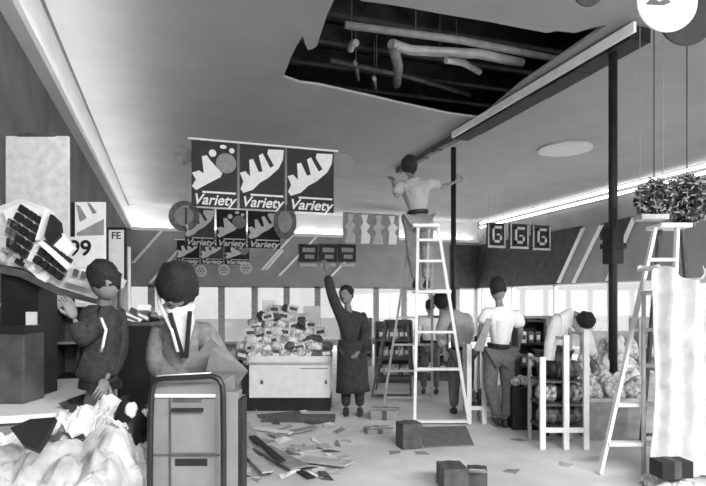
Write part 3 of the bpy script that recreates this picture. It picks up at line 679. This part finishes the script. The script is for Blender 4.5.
# middle distance gondolas, dark, behind the ladders
def gondola(px0, px1, d, ytop, label, m='dark', gm=('goodsd', 'goods'), n=6):
    F = Fr((px0+px1)/2, d); t = F.thing('gondola_shelf', label, 'shelf'); A, B = F.p(px0, 0), F.p(px1, 0); zt = F.z(ytop)
    MB().bx((A.x, .36, 0), (B.x, .4, zt)).build('back_panel', M[m], t); MB().bx((A.x, 0, 0), (B.x, .4, .14)).build('base', M[m], t)
    for x in (A.x, B.x): MB().bx((x-.015, .0, .14), (x+.015, .4, zt)).build('side_panel', M[m], t)
    ns = max(2, int(zt/.38))
    for k in range(1, ns): z = .14+(zt-.14)*k/ns; MB().bx((A.x, .02, z-.02), (B.x, .38, z)).build('shelf', M['light'], t)
    for k in range(ns):
        z = .14+(zt-.14)*k/ns
        for j in range(n):
            mm = rg.choice(gm); goods('shelf_carton', 'box', (.14, .12, .2), mm, {'goodsd': 'dark', 'goods': 'grey', 'goodsl': 'pale'}[mm]+' carton on the '+label, 'carton', 'cartons on the '+label[:40], wl(F, A.x+.1+(B.x-A.x-.2)*j/max(1, n-1), .12, z), (0, 0, rg.uniform(-.1, .1)))
gondola(376, 412, 10.5, 322, 'low shelf seen between dark figure and ladder')
gondola(418, 448, 10.8, 316, 'low shelf seen through the tall ladder', n=4)
gondola(590, 640, 9.5, 332, 'pale stocked shelf beyond the near post', 'light', ('goodsl', 'goods'))
gondola(340, 372, 13.5, 318, 'distant pale shelf right of the dark coated person', 'light', ('goodsl', 'goods'), 8)
gondola(505, 560, 12.5, 316, 'distant pale shelf between the two white racks', 'light', ('goodsl', 'goods', 'goodsd'), 10)
gondola(640, 700, 10.5, 318, 'pale shelf at the far right behind the white sheet', 'light', ('goodsl', 'goods'), 8)
gondola(196, 243, 11.0, 345, 'low shelf left of the white chest', 'mid', ('goodsd', 'goods'))

# ------------------------------------------------------------------ hanging foliage above right ladder
def foliage(px, py, d, rx, rz, n, label, seed):
    q = at_d(px, py, d); t = thing('hanging_foliage', label, 'foliage', q, -YAW); r = random.Random(seed)
    for nm, m, k in (('dark_leaves', 'leafd', n), ('pale_leaves', 'leafl', int(n*.7))):
        mb = MB()
        for _ in range(k):
            u = Vector((r.gauss(0, 1), r.gauss(0, 1), r.gauss(0, 1))).normalized()*(r.random()**.4); c = Vector((u.x*rx, u.y*rx*.7, u.z*rz))
            a = Vector((r.gauss(0, 1), r.gauss(0, 1), r.gauss(0, 1))).normalized(); b_ = a.orthogonal().normalized(); s = r.uniform(.025, .05)
            mb.add([c-a*s, c+b_*s*.5, c+a*s, c-b_*s*.5+a*.004], [(0, 1, 2, 3)])
        mb.build(nm, M[m], t)
    MB().tube([(0, 0, -rz*.9), (0, 0, ZC-q.z)], .008, 6).build('stem', M['dark'], t)
foliage(654, 199, 5.9, .2, .22, 620, 'left clump of dark hanging foliage over the right ladder', 1)
foliage(687, 199, 6.0, .28, .27, 1100, 'right larger clump of dark hanging foliage at picture edge', 2)
F = Fr(651, 5.8, EYE+(HY-220)*5.8/560)
t = F.thing('foliage_trough', 'pale narrow trough under the left foliage clump', 'trough'); A, B = F.p(638, 0), F.p(665, 0)
MB().bx((A.x, -.08, 0), (B.x, .1, .05)).build('trough_body', M['light'], t)
for x in (A.x+.02, B.x-.02): MB().tube([(x, 0, .04), (x, 0, ZC-F.z0)], .004, 5).build('wire', M['mid'], t)
# bundle draped on the ladder top
F = Fr(667, 5.42, 2.26)

# ------------------------------------------------------------------ crumpled white material
def cloth(name, F, P, nu, nv, amp, freq, seed, m, th=.008):
    """P(u,v)->Vector; displaced with sharp creases"""
    vs = []; off = Vector((seed*7.3, seed*3.1, 0))
    for j in range(nv+1):
        for i in range(nu+1):
            u, v = i/nu, j/nv; p = P(u, v); q = p*freq+off
            a = abs(noise.noise(q))*1.3 + abs(noise.noise(q*2.3))*.6 + abs(noise.noise(q*5))*.25
            vs.append(p + Vector((noise.noise(q+Vector((5, 0, 0)))*.4, noise.noise(q+Vector((0, 9, 0)))*.4, 1)).normalized()*amp*a)
    fs = [(j*(nu+1)+i, j*(nu+1)+i+1, (j+1)*(nu+1)+i+1, (j+1)*(nu+1)+i) for j in range(nv) for i in range(nu)]
    mb = MB(); mb.add(vs, fs, False); o = mb.build(name, m)
    md = o.modifiers.new('t', 'SOLIDIFY'); md.thickness = th
    o.location = F.loc; o.rotation_euler = (0, 0, -YAW); return o
# tall sheet at the right edge hanging from a bar
F = Fr(680, 4.72)
def sheetP(u, v):
    x0 = F.p(650, 0).x + .06*v; x1 = F.p(725, 0).x
    top = 1.5+(303-266)*4.72/560 + .1*math.sin(u*5+1)-.1*(1-u)
    z = .03+(top-.03)*v
    x = x0+(x1-x0)*u + .04*math.sin(v*4)*(1-u)
    return Vector((x, .06*math.sin(u*19+math.sin(v*3))*(.4+v*.6)+(.25 if v > .98 else 0), z))
o = cloth('white_sheet', F, sheetP, 60, 90, .05, 3.0, 3, M['sheet']); tag(o, 'tall creased white sheet draped at the right edge of picture', 'sheet')
t = F.thing('sheet_stand', 'plain frame hidden under the tall white sheet at right', 'stand')
A, B = F.p(656, 0), F.p(722, 0)
MB().tube([(A.x, .2, 0), (A.x, .2, 1.6), (B.x, .2, 1.6), (B.x, .2, 0)], .02, 8).build('stand_frame', M['light'], t)
for i, (px, py, a_, b_) in enumerate(((672, 388, .06, .025), (668, 402, .03, .012), (671, 345, .02, .02))):
    pass

# left: checkout counter (world aligned) and its surroundings
t = thing('checkout_counter', 'white topped counter running along the left wall', 'counter', (-.9, 3.5, 0))
MB().bx((-.36, -.1, .86), (.36, 1.42, .9)).build('counter_top', M['white'], t)
MB().bx((-.3, -.06, 0), (.32, 1.38, .86)).build('counter_body', M['mid'], t)
# shelf block carrying the signs and the machine
F = Fr(45, 4.15)
t = thing('shelving_unit', 'dark shelving carrying the white signs beside the left wall', 'shelf', (-.86, 4.55, .9))
bx0, bx1 = -.38, .34
MB().bx((bx0, .42, 0), (bx1, .46, .6)).build('back_panel', M['dark'], t)
for x in (bx0, (bx0+bx1)/2, bx1): MB().bx((x-.015, -.0, 0), (x+.015, .42, .58)).build('upright', M['dark'], t)
MB().bx((bx0-.02, -.02, .57), (bx1+.02, .46, .6)).build('top_board', M['light'], t); MB().bx((bx0, 0, .27), (bx1, .42, .29)).build('shelf', M['mid'], t)
t.location = (-.86, 4.97, .9)
MB().bx((bx0, 0, -.9), (bx1+.02, .46, 0)).bx((0, 0, 0), (.001, .001, .001)).build('plinth', M['black'], t)
o = t
# white sign board
F = Fr(35, 4.5, 1.5)
A, B = F.p(2, 133), F.p(68, 240)
t = F.thing('sign_board', 'large blank white sign board standing high at the left edge', 'sign'); W0 = -.02
MB().bx((A.x+.03, 0, 0), (B.x, .03, F.p(0, 136).z)).build('board', M['offwhite'], t)
MB().bx((A.x+.12, -.005, A.z-.03), (B.x-.1, .035, A.z+.0)).build('top_clip', M['dark'], t)
# picture and 99 price sign
F = Fr(90, 4.9, 1.5)
t = F.thing('price_sign', 'white price sign reading 99 under a small picture, left', 'sign')
A, B = F.p(75, 202), F.p(105, 300)
MB().bx((A.x, 0, 0), (B.x, .02, A.z)).build('board', M['white'], t)
MB().prism([F.p(77,233)+Vector((0,-.004,0)), F.p(104,219)+Vector((0,-.004,0)), F.p(104,235)+Vector((0,-.004,0)), F.p(77,236)+Vector((0,-.004,0))], (0, .004, 0)).prism([F.p(87,203)+Vector((0,-.004,0)), F.p(90,203)+Vector((0,-.004,0)), F.p(97,213)+Vector((0,-.004,0)), F.p(93,214)+Vector((0,-.004,0))], (0, .004, 0)).prism([F.p(76,204)+Vector((0,-.004,0)), F.p(80,206)+Vector((0,-.004,0)), F.p(87,218)+Vector((0,-.004,0)), F.p(80,222)+Vector((0,-.004,0))], (0, .004, 0)).build('picture_print', M['mid'], t)
pp = MB().bx((F.p(62, 0).x, -.012, F.p(62, 268).z), (B.x, -.002, F.p(62, 237).z)).build('price_panel', M['white'], t)
lettering('99', .2, F.p(81, 249)+Vector((0, -.018, 0)), M['black'], pp, 0, .004, fit=(F.p(92, 0).x-F.p(70, 0).x, F.p(0, 242).z-F.p(0, 258).z))
MB().bx((A.x-.045, .02, 0), (A.x, .05, A.z)).build('edge_post', M['black'], t)
# narrow poster on a post
F = Fr(117, 6.2)
t = F.thing('narrow_poster', 'narrow pale poster on a dark frame left of the striped wall', 'poster')
A, B = F.p(109, 230), F.p(124, 276)
MB().bx((A.x-.02, 0, B.z-.1), (B.x+.02, .03, A.z+.03)).build('frame', M['black'], t)
MB().bx((A.x, -.006, B.z-.08), (B.x, 0, A.z)).build('poster_sheet', M['white'], t)
lettering('FE', .11, F.p(116.5, 236)+Vector((0, -.01, 0)), M['dark'], t, 0, .002)
MB().tube([(0, .05, 0), (0, .05, A.z)], .018, 8).build('post', M['dark'], t); MB().box((0, .05, .01), (.3, .3, .02)).build('foot', M['dark'], t)
F = Fr(129, 6.4)
t = F.thing('white_pole', 'slim white pole beside the narrow poster', 'pole')
MB().tube([(0, 0, 0), (0, 0, F.z(247))], .02, 8).build('shaft', M['white'], t); MB().disc((0, 0, .01), .14, (0, 0, 1), .02).build('foot', M['light'], t)

# tilted machine with key rows
F = Fr(45, 3.55, .9)
t = F.thing('till_machine', 'tilted white till with rows of dark keys at the left edge', 'till')
def slab(name, pts, th, m, d=3.55): MB().prism([F.p(x, y, dd if (dd := d+(300-y)*.0016) else d) for x, y in pts], (0, th, 0)).build(name, M[m], t)
slab('casing', [(-14,212),(2,205),(20,199),(45,207),(54,220),(55,238),(58,252),(70,268),(98,270),(122,280),(118,288),(96,299),(60,288),(22,268),(-14,262)], .08, 'offwhite')
slab('keyboard_frame', [(3,211),(21,203),(44,211),(74,248),(44,284),(20,262)], .04, 'white', 3.5)
def U(o_, a, b, i, j): return (o_[0]+a[0]*i+b[0]*j, o_[1]+a[1]*i+b[1]*j)
def keys(o_, a, b, ni, nj, fill, name, m='black', skip=()):
    for i in range(ni):
        for j in range(nj):
            if (i, j) in skip: continue
            pts = [U(o_, a, b, i+x, j+y) for x, y in ((.0, .0), (fill, .0), (fill, fill), (.0, fill))]
            slab(name, pts, .03, m, 3.465)
keys((20, 204), (8.5, 5.6), (-4.0, 8.2), 3, 6, .74, 'key', skip=((1, 5), (0, 3)))
keys((44, 240), (7.2, 5.2), (-4.4, 7.6), 4, 3, .76, 'key')
keys((8, 218), (6, 3.5), (-2, 9), 2, 3, .6, 'key', 'dark')
slab('side_rail', [(44,210),(47,209),(38,240),(35,240)], .03, 'white', 3.44)
slab('side_rail', [(38,243),(42,241),(70,265),(67,270)], .03, 'white', 3.44)
slab('drawer_edge', [(-14,262),(22,270),(60,290),(96,300),(96,304),(58,295),(20,277),(-14,270)], .2, 'dark', 3.5)
slab('printed_card', [(70,268),(98,276),(92,290),(64,281)], .02, 'light', 3.46)
slab('printed_card', [(-5,232),(6,236),(4,262),(-6,258)], .02, 'light', 3.46)
for k_ in range(5):
    slab('printed_line', [(74+k_*8, 268.5+k_*2.2),(79+k_*8, 270+k_*2.2),(77+k_*8, 277+k_*2.2),(72+k_*8, 275.5+k_*2.2)], .006, 'dark', 3.43)
for k_ in range(4):
    slab('paper_strip', [(2+k_*11, 247+k_*6),(9+k_*11, 250+k_*6),(8+k_*11, 253+k_*6),(1+k_*11, 250+k_*6)], .01, 'mid', 3.44)
slab('black_tab', [(44,236),(50,214),(58,222),(60,236),(50,246)], .05, 'black', 3.47)
A = F.p(6, 0); B = F.p(80, 0)
MB().bx((F.p(-4,0).x, .05, 0), (F.p(34,0).x, .28, F.z(268))).build('pedestal', M['black'], t)
MB().bx((F.p(22,0).x, .04, F.z(328)), (F.p(33,0).x, .05, F.z(312))).build('label_card', M['white'], t)
F = Fr(16, 3.5, .9)
t = F.thing('dark_carton', 'large dark box on the white counter at left edge', 'box')
A, B = F.p(-10, 0), F.p(41, 0)
MB().bx((A.x, -.18, 0), (B.x, .04, F.z(327, 3.32))).build('box_body', M['dark'], t, bevel=.01)
MB().bx((A.x-.005, -.185, F.z(334, 3.32)), (B.x+.005, .045, F.z(327, 3.32)+.004)).build('lid', M['black'], t)
# dark open bin with white items, behind the foreground man
F = Fr(133, 4.3)
t = F.thing('dark_bin', 'tall dark bin topped with white packets left of bowed man', 'bin'); A, B = F.p(117, 0), F.p(151, 0); z1 = F.z(322)
MB().bx((A.x, 0, 0), (B.x, .35, z1)).build('bin_body', M['black'], t, bevel=.008); MB().bx((A.x-.01, -.01, z1-.03), (B.x+.01, .36, z1)).build('bin_rim', M['dark'], t)
for k in range(5):
    goods('white_packet', 'box', (.14, .1, .05), 'white' if k % 2 == 0 else 'goodsd', ('white' if k % 2 == 0 else 'dark')+' packet on top of the tall dark bin', 'packet', 'packets on the dark bin', wl(F, A.x+.06+k*.045, .12+.03*k, z1+.002+.03*(k % 3)), (.3*(k % 2), .4, k*.7))
# cabinet in the foreground
F = Fr(187, 2.6)
t = F.thing('metal_cabinet', 'grey metal cabinet with two slot handles in the foreground', 'cabinet')
A, B = F.p(152, 383), F.p(220, 383)
zt = A.z; MB().bx((A.x, 0, 0), (B.x, .34, zt)).build('body', M['grey'], t, bevel=.008)
MB().bx((A.x, -.012, F.z(397)), (B.x-.02, 0, F.z(394))).build('edge_strip', M['white'], t)
def panel(a, y0, b, y1, nm, m, dy=-.006, par=None): return MB().bx((F.p(a, 0).x, dy, F.z(y1)), (F.p(b, 0).x, 0, F.z(y0))).build(nm, M[m], par or t)
d1 = panel(172, 399, 216, 452, 'drawer', 'grey', -.01)
d2 = panel(172, 457, 216, 520, 'drawer', 'grey', -.01)
panel(173, 399, 202, 402, 'handle_slot', 'dark', -.013, d1); panel(173, 407.5, 204, 411, 'handle', 'black', -.03, d1)
panel(176, 458, 208, 465, 'handle_slot', 'black', -.014, d2); panel(153, 454, 220, 456, 'seam', 'dark', -.004); panel(169, 397, 170.5, 520, 'seam', 'dark', -.004)
t2 = F.thing('tubular_frame', 'black tubular hoop around the front of metal cabinet', 'frame')
pts = [F.p(151.5, 303, 2.55)]; d = 2.55
P = lambda x, y: F.p(x, y, d)
z0 = lambda x: Vector((P(x, 400).x, P(x, 400).y, 0))
MB().tube([z0(148), P(150.5, 420), P(151.5, 395), P(153, 386), P(157, 380), P(165, 378.5), P(190, 377.5), P(211, 376), P(218, 378.5), P(222, 385), P(223, 395), P(223.5, 430), z0(224)], .0135, 10).build('hoop', M['blackm'], t2)
MB().tube([P(157, 376), P(190, 374), P(211, 373)], .004, 6).build('edge_wire', M['white'], t2)
t3 = Fr(232, 2.66).thing('tall_board', 'upright grey board right of the black tubular hoop', 'board')
F = Fr(232, 2.66)
MB().bx((F.p(226,0).x, 0, 0), (F.p(238,0).x, .1, F.z(392))).build('board_face', M['grey'], t3, bevel=.003)
MB().bx((F.p(238.2,0).x, 0, 0), (F.p(242,0).x, .12, F.z(400))).build('dark_edge', M['black'], t3)
# cardboard panels held by the man
for nm, pts, d, lab in (('cardboard_sheet', [(184,368),(211,338),(232,360),(207,386)], 3.02, 'left grey cardboard sheet held over the cabinet by bowed man'), ('cardboard_sheet', [(211,349),(222,346),(248,371),(231,394),(206,371)], 2.92, 'right diamond shaped cardboard sheet beside bowed man')):
    F = Fr(pts[0][0], d, 1); o = MB().prism([F.p(x, y, d+(k % 2)*.05) for k, (x, y) in enumerate(pts)], (0, .012, 0)).build(nm, M['card']); o.location = F.loc; o.rotation_euler = (0, 0, -YAW); tag(o, lab, 'cardboard')

# heap of crumpled white sheets, foreground left
F = Fr(60, 2.5)
t = F.thing('low_table', 'low table buried under the crumpled white sheets', 'table')
A, B = F.p(-95, 0), F.p(124, 0)
MB().bx((A.x, -.35, .66), (B.x, .38, .7)).build('table_top', M['light'], t)
for x in (A.x+.05, B.x-.05):
    for y in (-.3, .33): MB().bx((x-.02, y-.02, 0), (x+.02, y+.02, .66)).build('leg', M['mid'], t)
def heapP(x0, x1, y0, y1, zf):
    return lambda u, v: Vector((x0+(x1-x0)*u, y0+(y1-y0)*v, zf(u, v)))
xa, xb = F.p(-88, 0).x, F.p(142, 0).x
def zf1(u, v):
    e = max(0, (u-.84)/.16); b_ = min(1, v*2.4)
    return .72+.15*math.exp(-((u-.76)/.17)**2-((v-.75)/.3)**2)+.04*math.sin(u*7)*v+.02-.22*e*e-.12*(1-b_)
o = cloth('crumpled_sheet', F, heapP(xa, xb, -.42, .45, zf1), 110, 60, .11, 5.0, 5, M['paper']); tag(o, 'big crumpled white plastic sheet heaped in left foreground', 'sheet')
def zf2(u, v): return .9+.1*math.sin(v*3.1)*(1-abs(u-.5))-.02
o = cloth('crumpled_paper', Fr(95, 2.75), heapP(-.22, .2, -.16, .16, lambda u, v: .86+.09*math.sin(math.pi*v)*math.sin(math.pi*u)), 40, 30, .1, 9.0, 8, M['sheet']); tag(o, 'smaller crumpled white bag at the top of foreground heap', 'bag')
F = Fr(32, 2.3, .86)
t = F.thing('black_tray', 'black four sided tray lying on the crumpled white heap', 'tray')
pts = [(10,428),(30,419),(55,417),(46,436),(37,450),(22,444)]
MB().prism([F.p(x, y, 2.14-(y-434)*.004) for x, y in pts], (0, .02, -.02)).build('tray_body', M['black'], t)
F = Fr(127, 2.75)
t = F.thing('dark_bag', 'dark soft bag standing right of the crumpled white heap', 'bag')
mb = MB().ell(F.p(128, 440), (.09, .1, .21)); 
for i, v in enumerate(mb.v): mb.v[i] = v+noise.noise_vector(v*9)*.05
mb.build('bag_body', M['black'], t)
MB().bx((-.12, -.12, 0), (.12, .12, .62)).build('bag_stand', M['black'], t)
mb = MB().ell(F.p(131, 409, 2.62), (.03, .03, .035), None, 10, 7)
for i, v in enumerate(mb.v): mb.v[i] = v+noise.noise_vector(v*40)*.015
mb.build('white_tuft', M['white'], t)

# ------------------------------------------------------------------ litter on the floor
def floor_at(px, py): return at_z(px, py, 0)
rf = random.Random(21)
planks = [((243,424),(262,458),.16,'light'),((256,430),(292,436),.1,'white'),((262,452),(300,472),.2,'mid'),((245,455),(268,480),.1,'light'),((283,452),(330,448),.22,'light'),
          ((272,438),(315,430),.14,'mid'),((300,462),(350,470),.18,'light'),((252,440),(282,470),.07,'black'),((296,470),(312,480),.07,'black'),((258,418),(300,414),.1,'dark')]
for i, (a, b_, wd, m) in enumerate(planks):
    A, B = floor_at(*a), floor_at(*b_); mid = (A+B)/2; L = (B-A).length; an = math.atan2(B.y-A.y, B.x-A.x)
    o = MB().bx((-L/2, -wd/2, 0), (L/2, wd/2, .015)).build('loose_board', M[m], bevel=.002); o.location = (mid.x, mid.y, .004+.017*(i % 4)); o.rotation_euler = (rf.uniform(-.03, .03), rf.uniform(-.05, .03), an)
    tag(o, '%s loose strip of board among litter right of the tall board' % {'light': 'pale', 'white': 'white', 'mid': 'grey', 'black': 'black', 'dark': 'dark'}[m], 'board', 'loose boards littering the floor')
def carton(px, py, w_, dp, h, m, label, rz=0, flap=True, z=0):
    q = at_z(px, py, z); t = thing('cardboard_box', label, 'box', (q.x, q.y, z), -YAW+rz)
    MB().bx((-w_/2, -dp/2, 0), (w_/2, dp/2, h)).build('box_body', M[m], t, bevel=.004)
    if flap:
        MB().prism([(-w_/2, -dp/2, h), (w_/2, -dp/2, h), (w_/2-.02, -dp/2-.09, h+.05), (-w_/2+.02, -dp/2-.09, h+.05)], (0, .004, .004)).build('flap', M['light'], t)
    MB().bx((-.03, -dp/2-.002, 0), (.03, dp/2+.002, h+.002)).build('tape', M['dark'], t); return t
carton(409, 447, .22, .2, .26, 'dark', 'dark upright box on the floor left of the tall ladder foot', .3, False)
carton(385, 418, .36, .3, .12, 'mid', 'flat grey box on the floor behind the dark upright box', -.1)
carton(378, 432, .3, .22, .05, 'mid', 'flattened grey carton on the floor left of dark upright box', .2)
o = MB(); A = [floor_at(x, y) for x, y in ((418,428),(466,427),(474,446),(425,448))]
o.prism([Vector((p.x, p.y, .004)) for p in A], (0, 0, .01)); tag(o.build('cardboard_sheet', M['card']), 'grey cardboard sheet lying flat under the tall ladder', 'cardboard')
carton(452, 487, .2, .25, .18, 'dark', 'left dark box at the bottom edge of picture', .1, False)
carton(477, 486, .16, .22, .14, 'dark', 'right dark box at the bottom edge of picture', -.2)
carton(300, 420, .9, .3, .05, 'dark', 'low dark board lying in front of the white chest plinth', 0, False)
for i in range(46):
    px, py = rf.uniform(238, 345), rf.uniform(408, 482); q = floor_at(px, py); k = i % 4; m = ('white', 'light', 'dark', 'mid')[k]; L = rf.uniform(.08, .28); W = rf.uniform(.05, .15)
    mb = MB().add([(0, 0, .0), (L, .02, .012), (L*.9, W, .03), (L*.4, W*1.2, .004), (.02, W*.8, .018)], [(0, 1, 2), (0, 2, 3), (0, 3, 4)])
    o = mb.build('torn_wrapping', M[m]); o.modifiers.new('t', 'SOLIDIFY').thickness = .003; o.location = (q.x, q.y, .003); o.rotation_euler = (0, 0, rf.uniform(0, 6))
    tag(o, ('white', 'pale grey', 'dark', 'mid grey')[k]+' torn wrapping in the litter before the white chest', 'wrapping', 'torn wrapping littering the floor')
for i, (px, py) in enumerate(((390,455),(352,443),(520,470),(560,462),(510,440),(340,460),(430,455))):
    q = floor_at(px, py); o = MB().prism([(0, 0, 0), (.12, .02, 0), (.15, .1, 0), (.04, .13, 0)], (0, 0, .006)).build('paper_scrap', M['light' if i % 2 else 'mid']); o.location = (q.x, q.y, .001); o.rotation_euler = (0, 0, i*1.3)
    tag(o, ['grey', 'pale'][i % 2]+' scrap of paper on the open floor', 'paper', 'scraps on the open floor')
# low grey box in front of the right ladder step
F = Fr(630, 4.95)
# dark box by the white sheet
t = carton(671, 476, .26, .16, .13, 'black', 'black box on white bag at the foot of the white sheet', .12, False, .14)
o = cloth('white_bag', Fr(676, 4.5), heapP(-.22, .2, -.16, .2, lambda u, v: .0+.09*math.sin(math.pi*v)*math.sin(math.pi*u)), 30, 24, .06, 9.0, 2, M['sheet']); tag(o, 'white crumpled bag on the floor under the black box', 'bag')
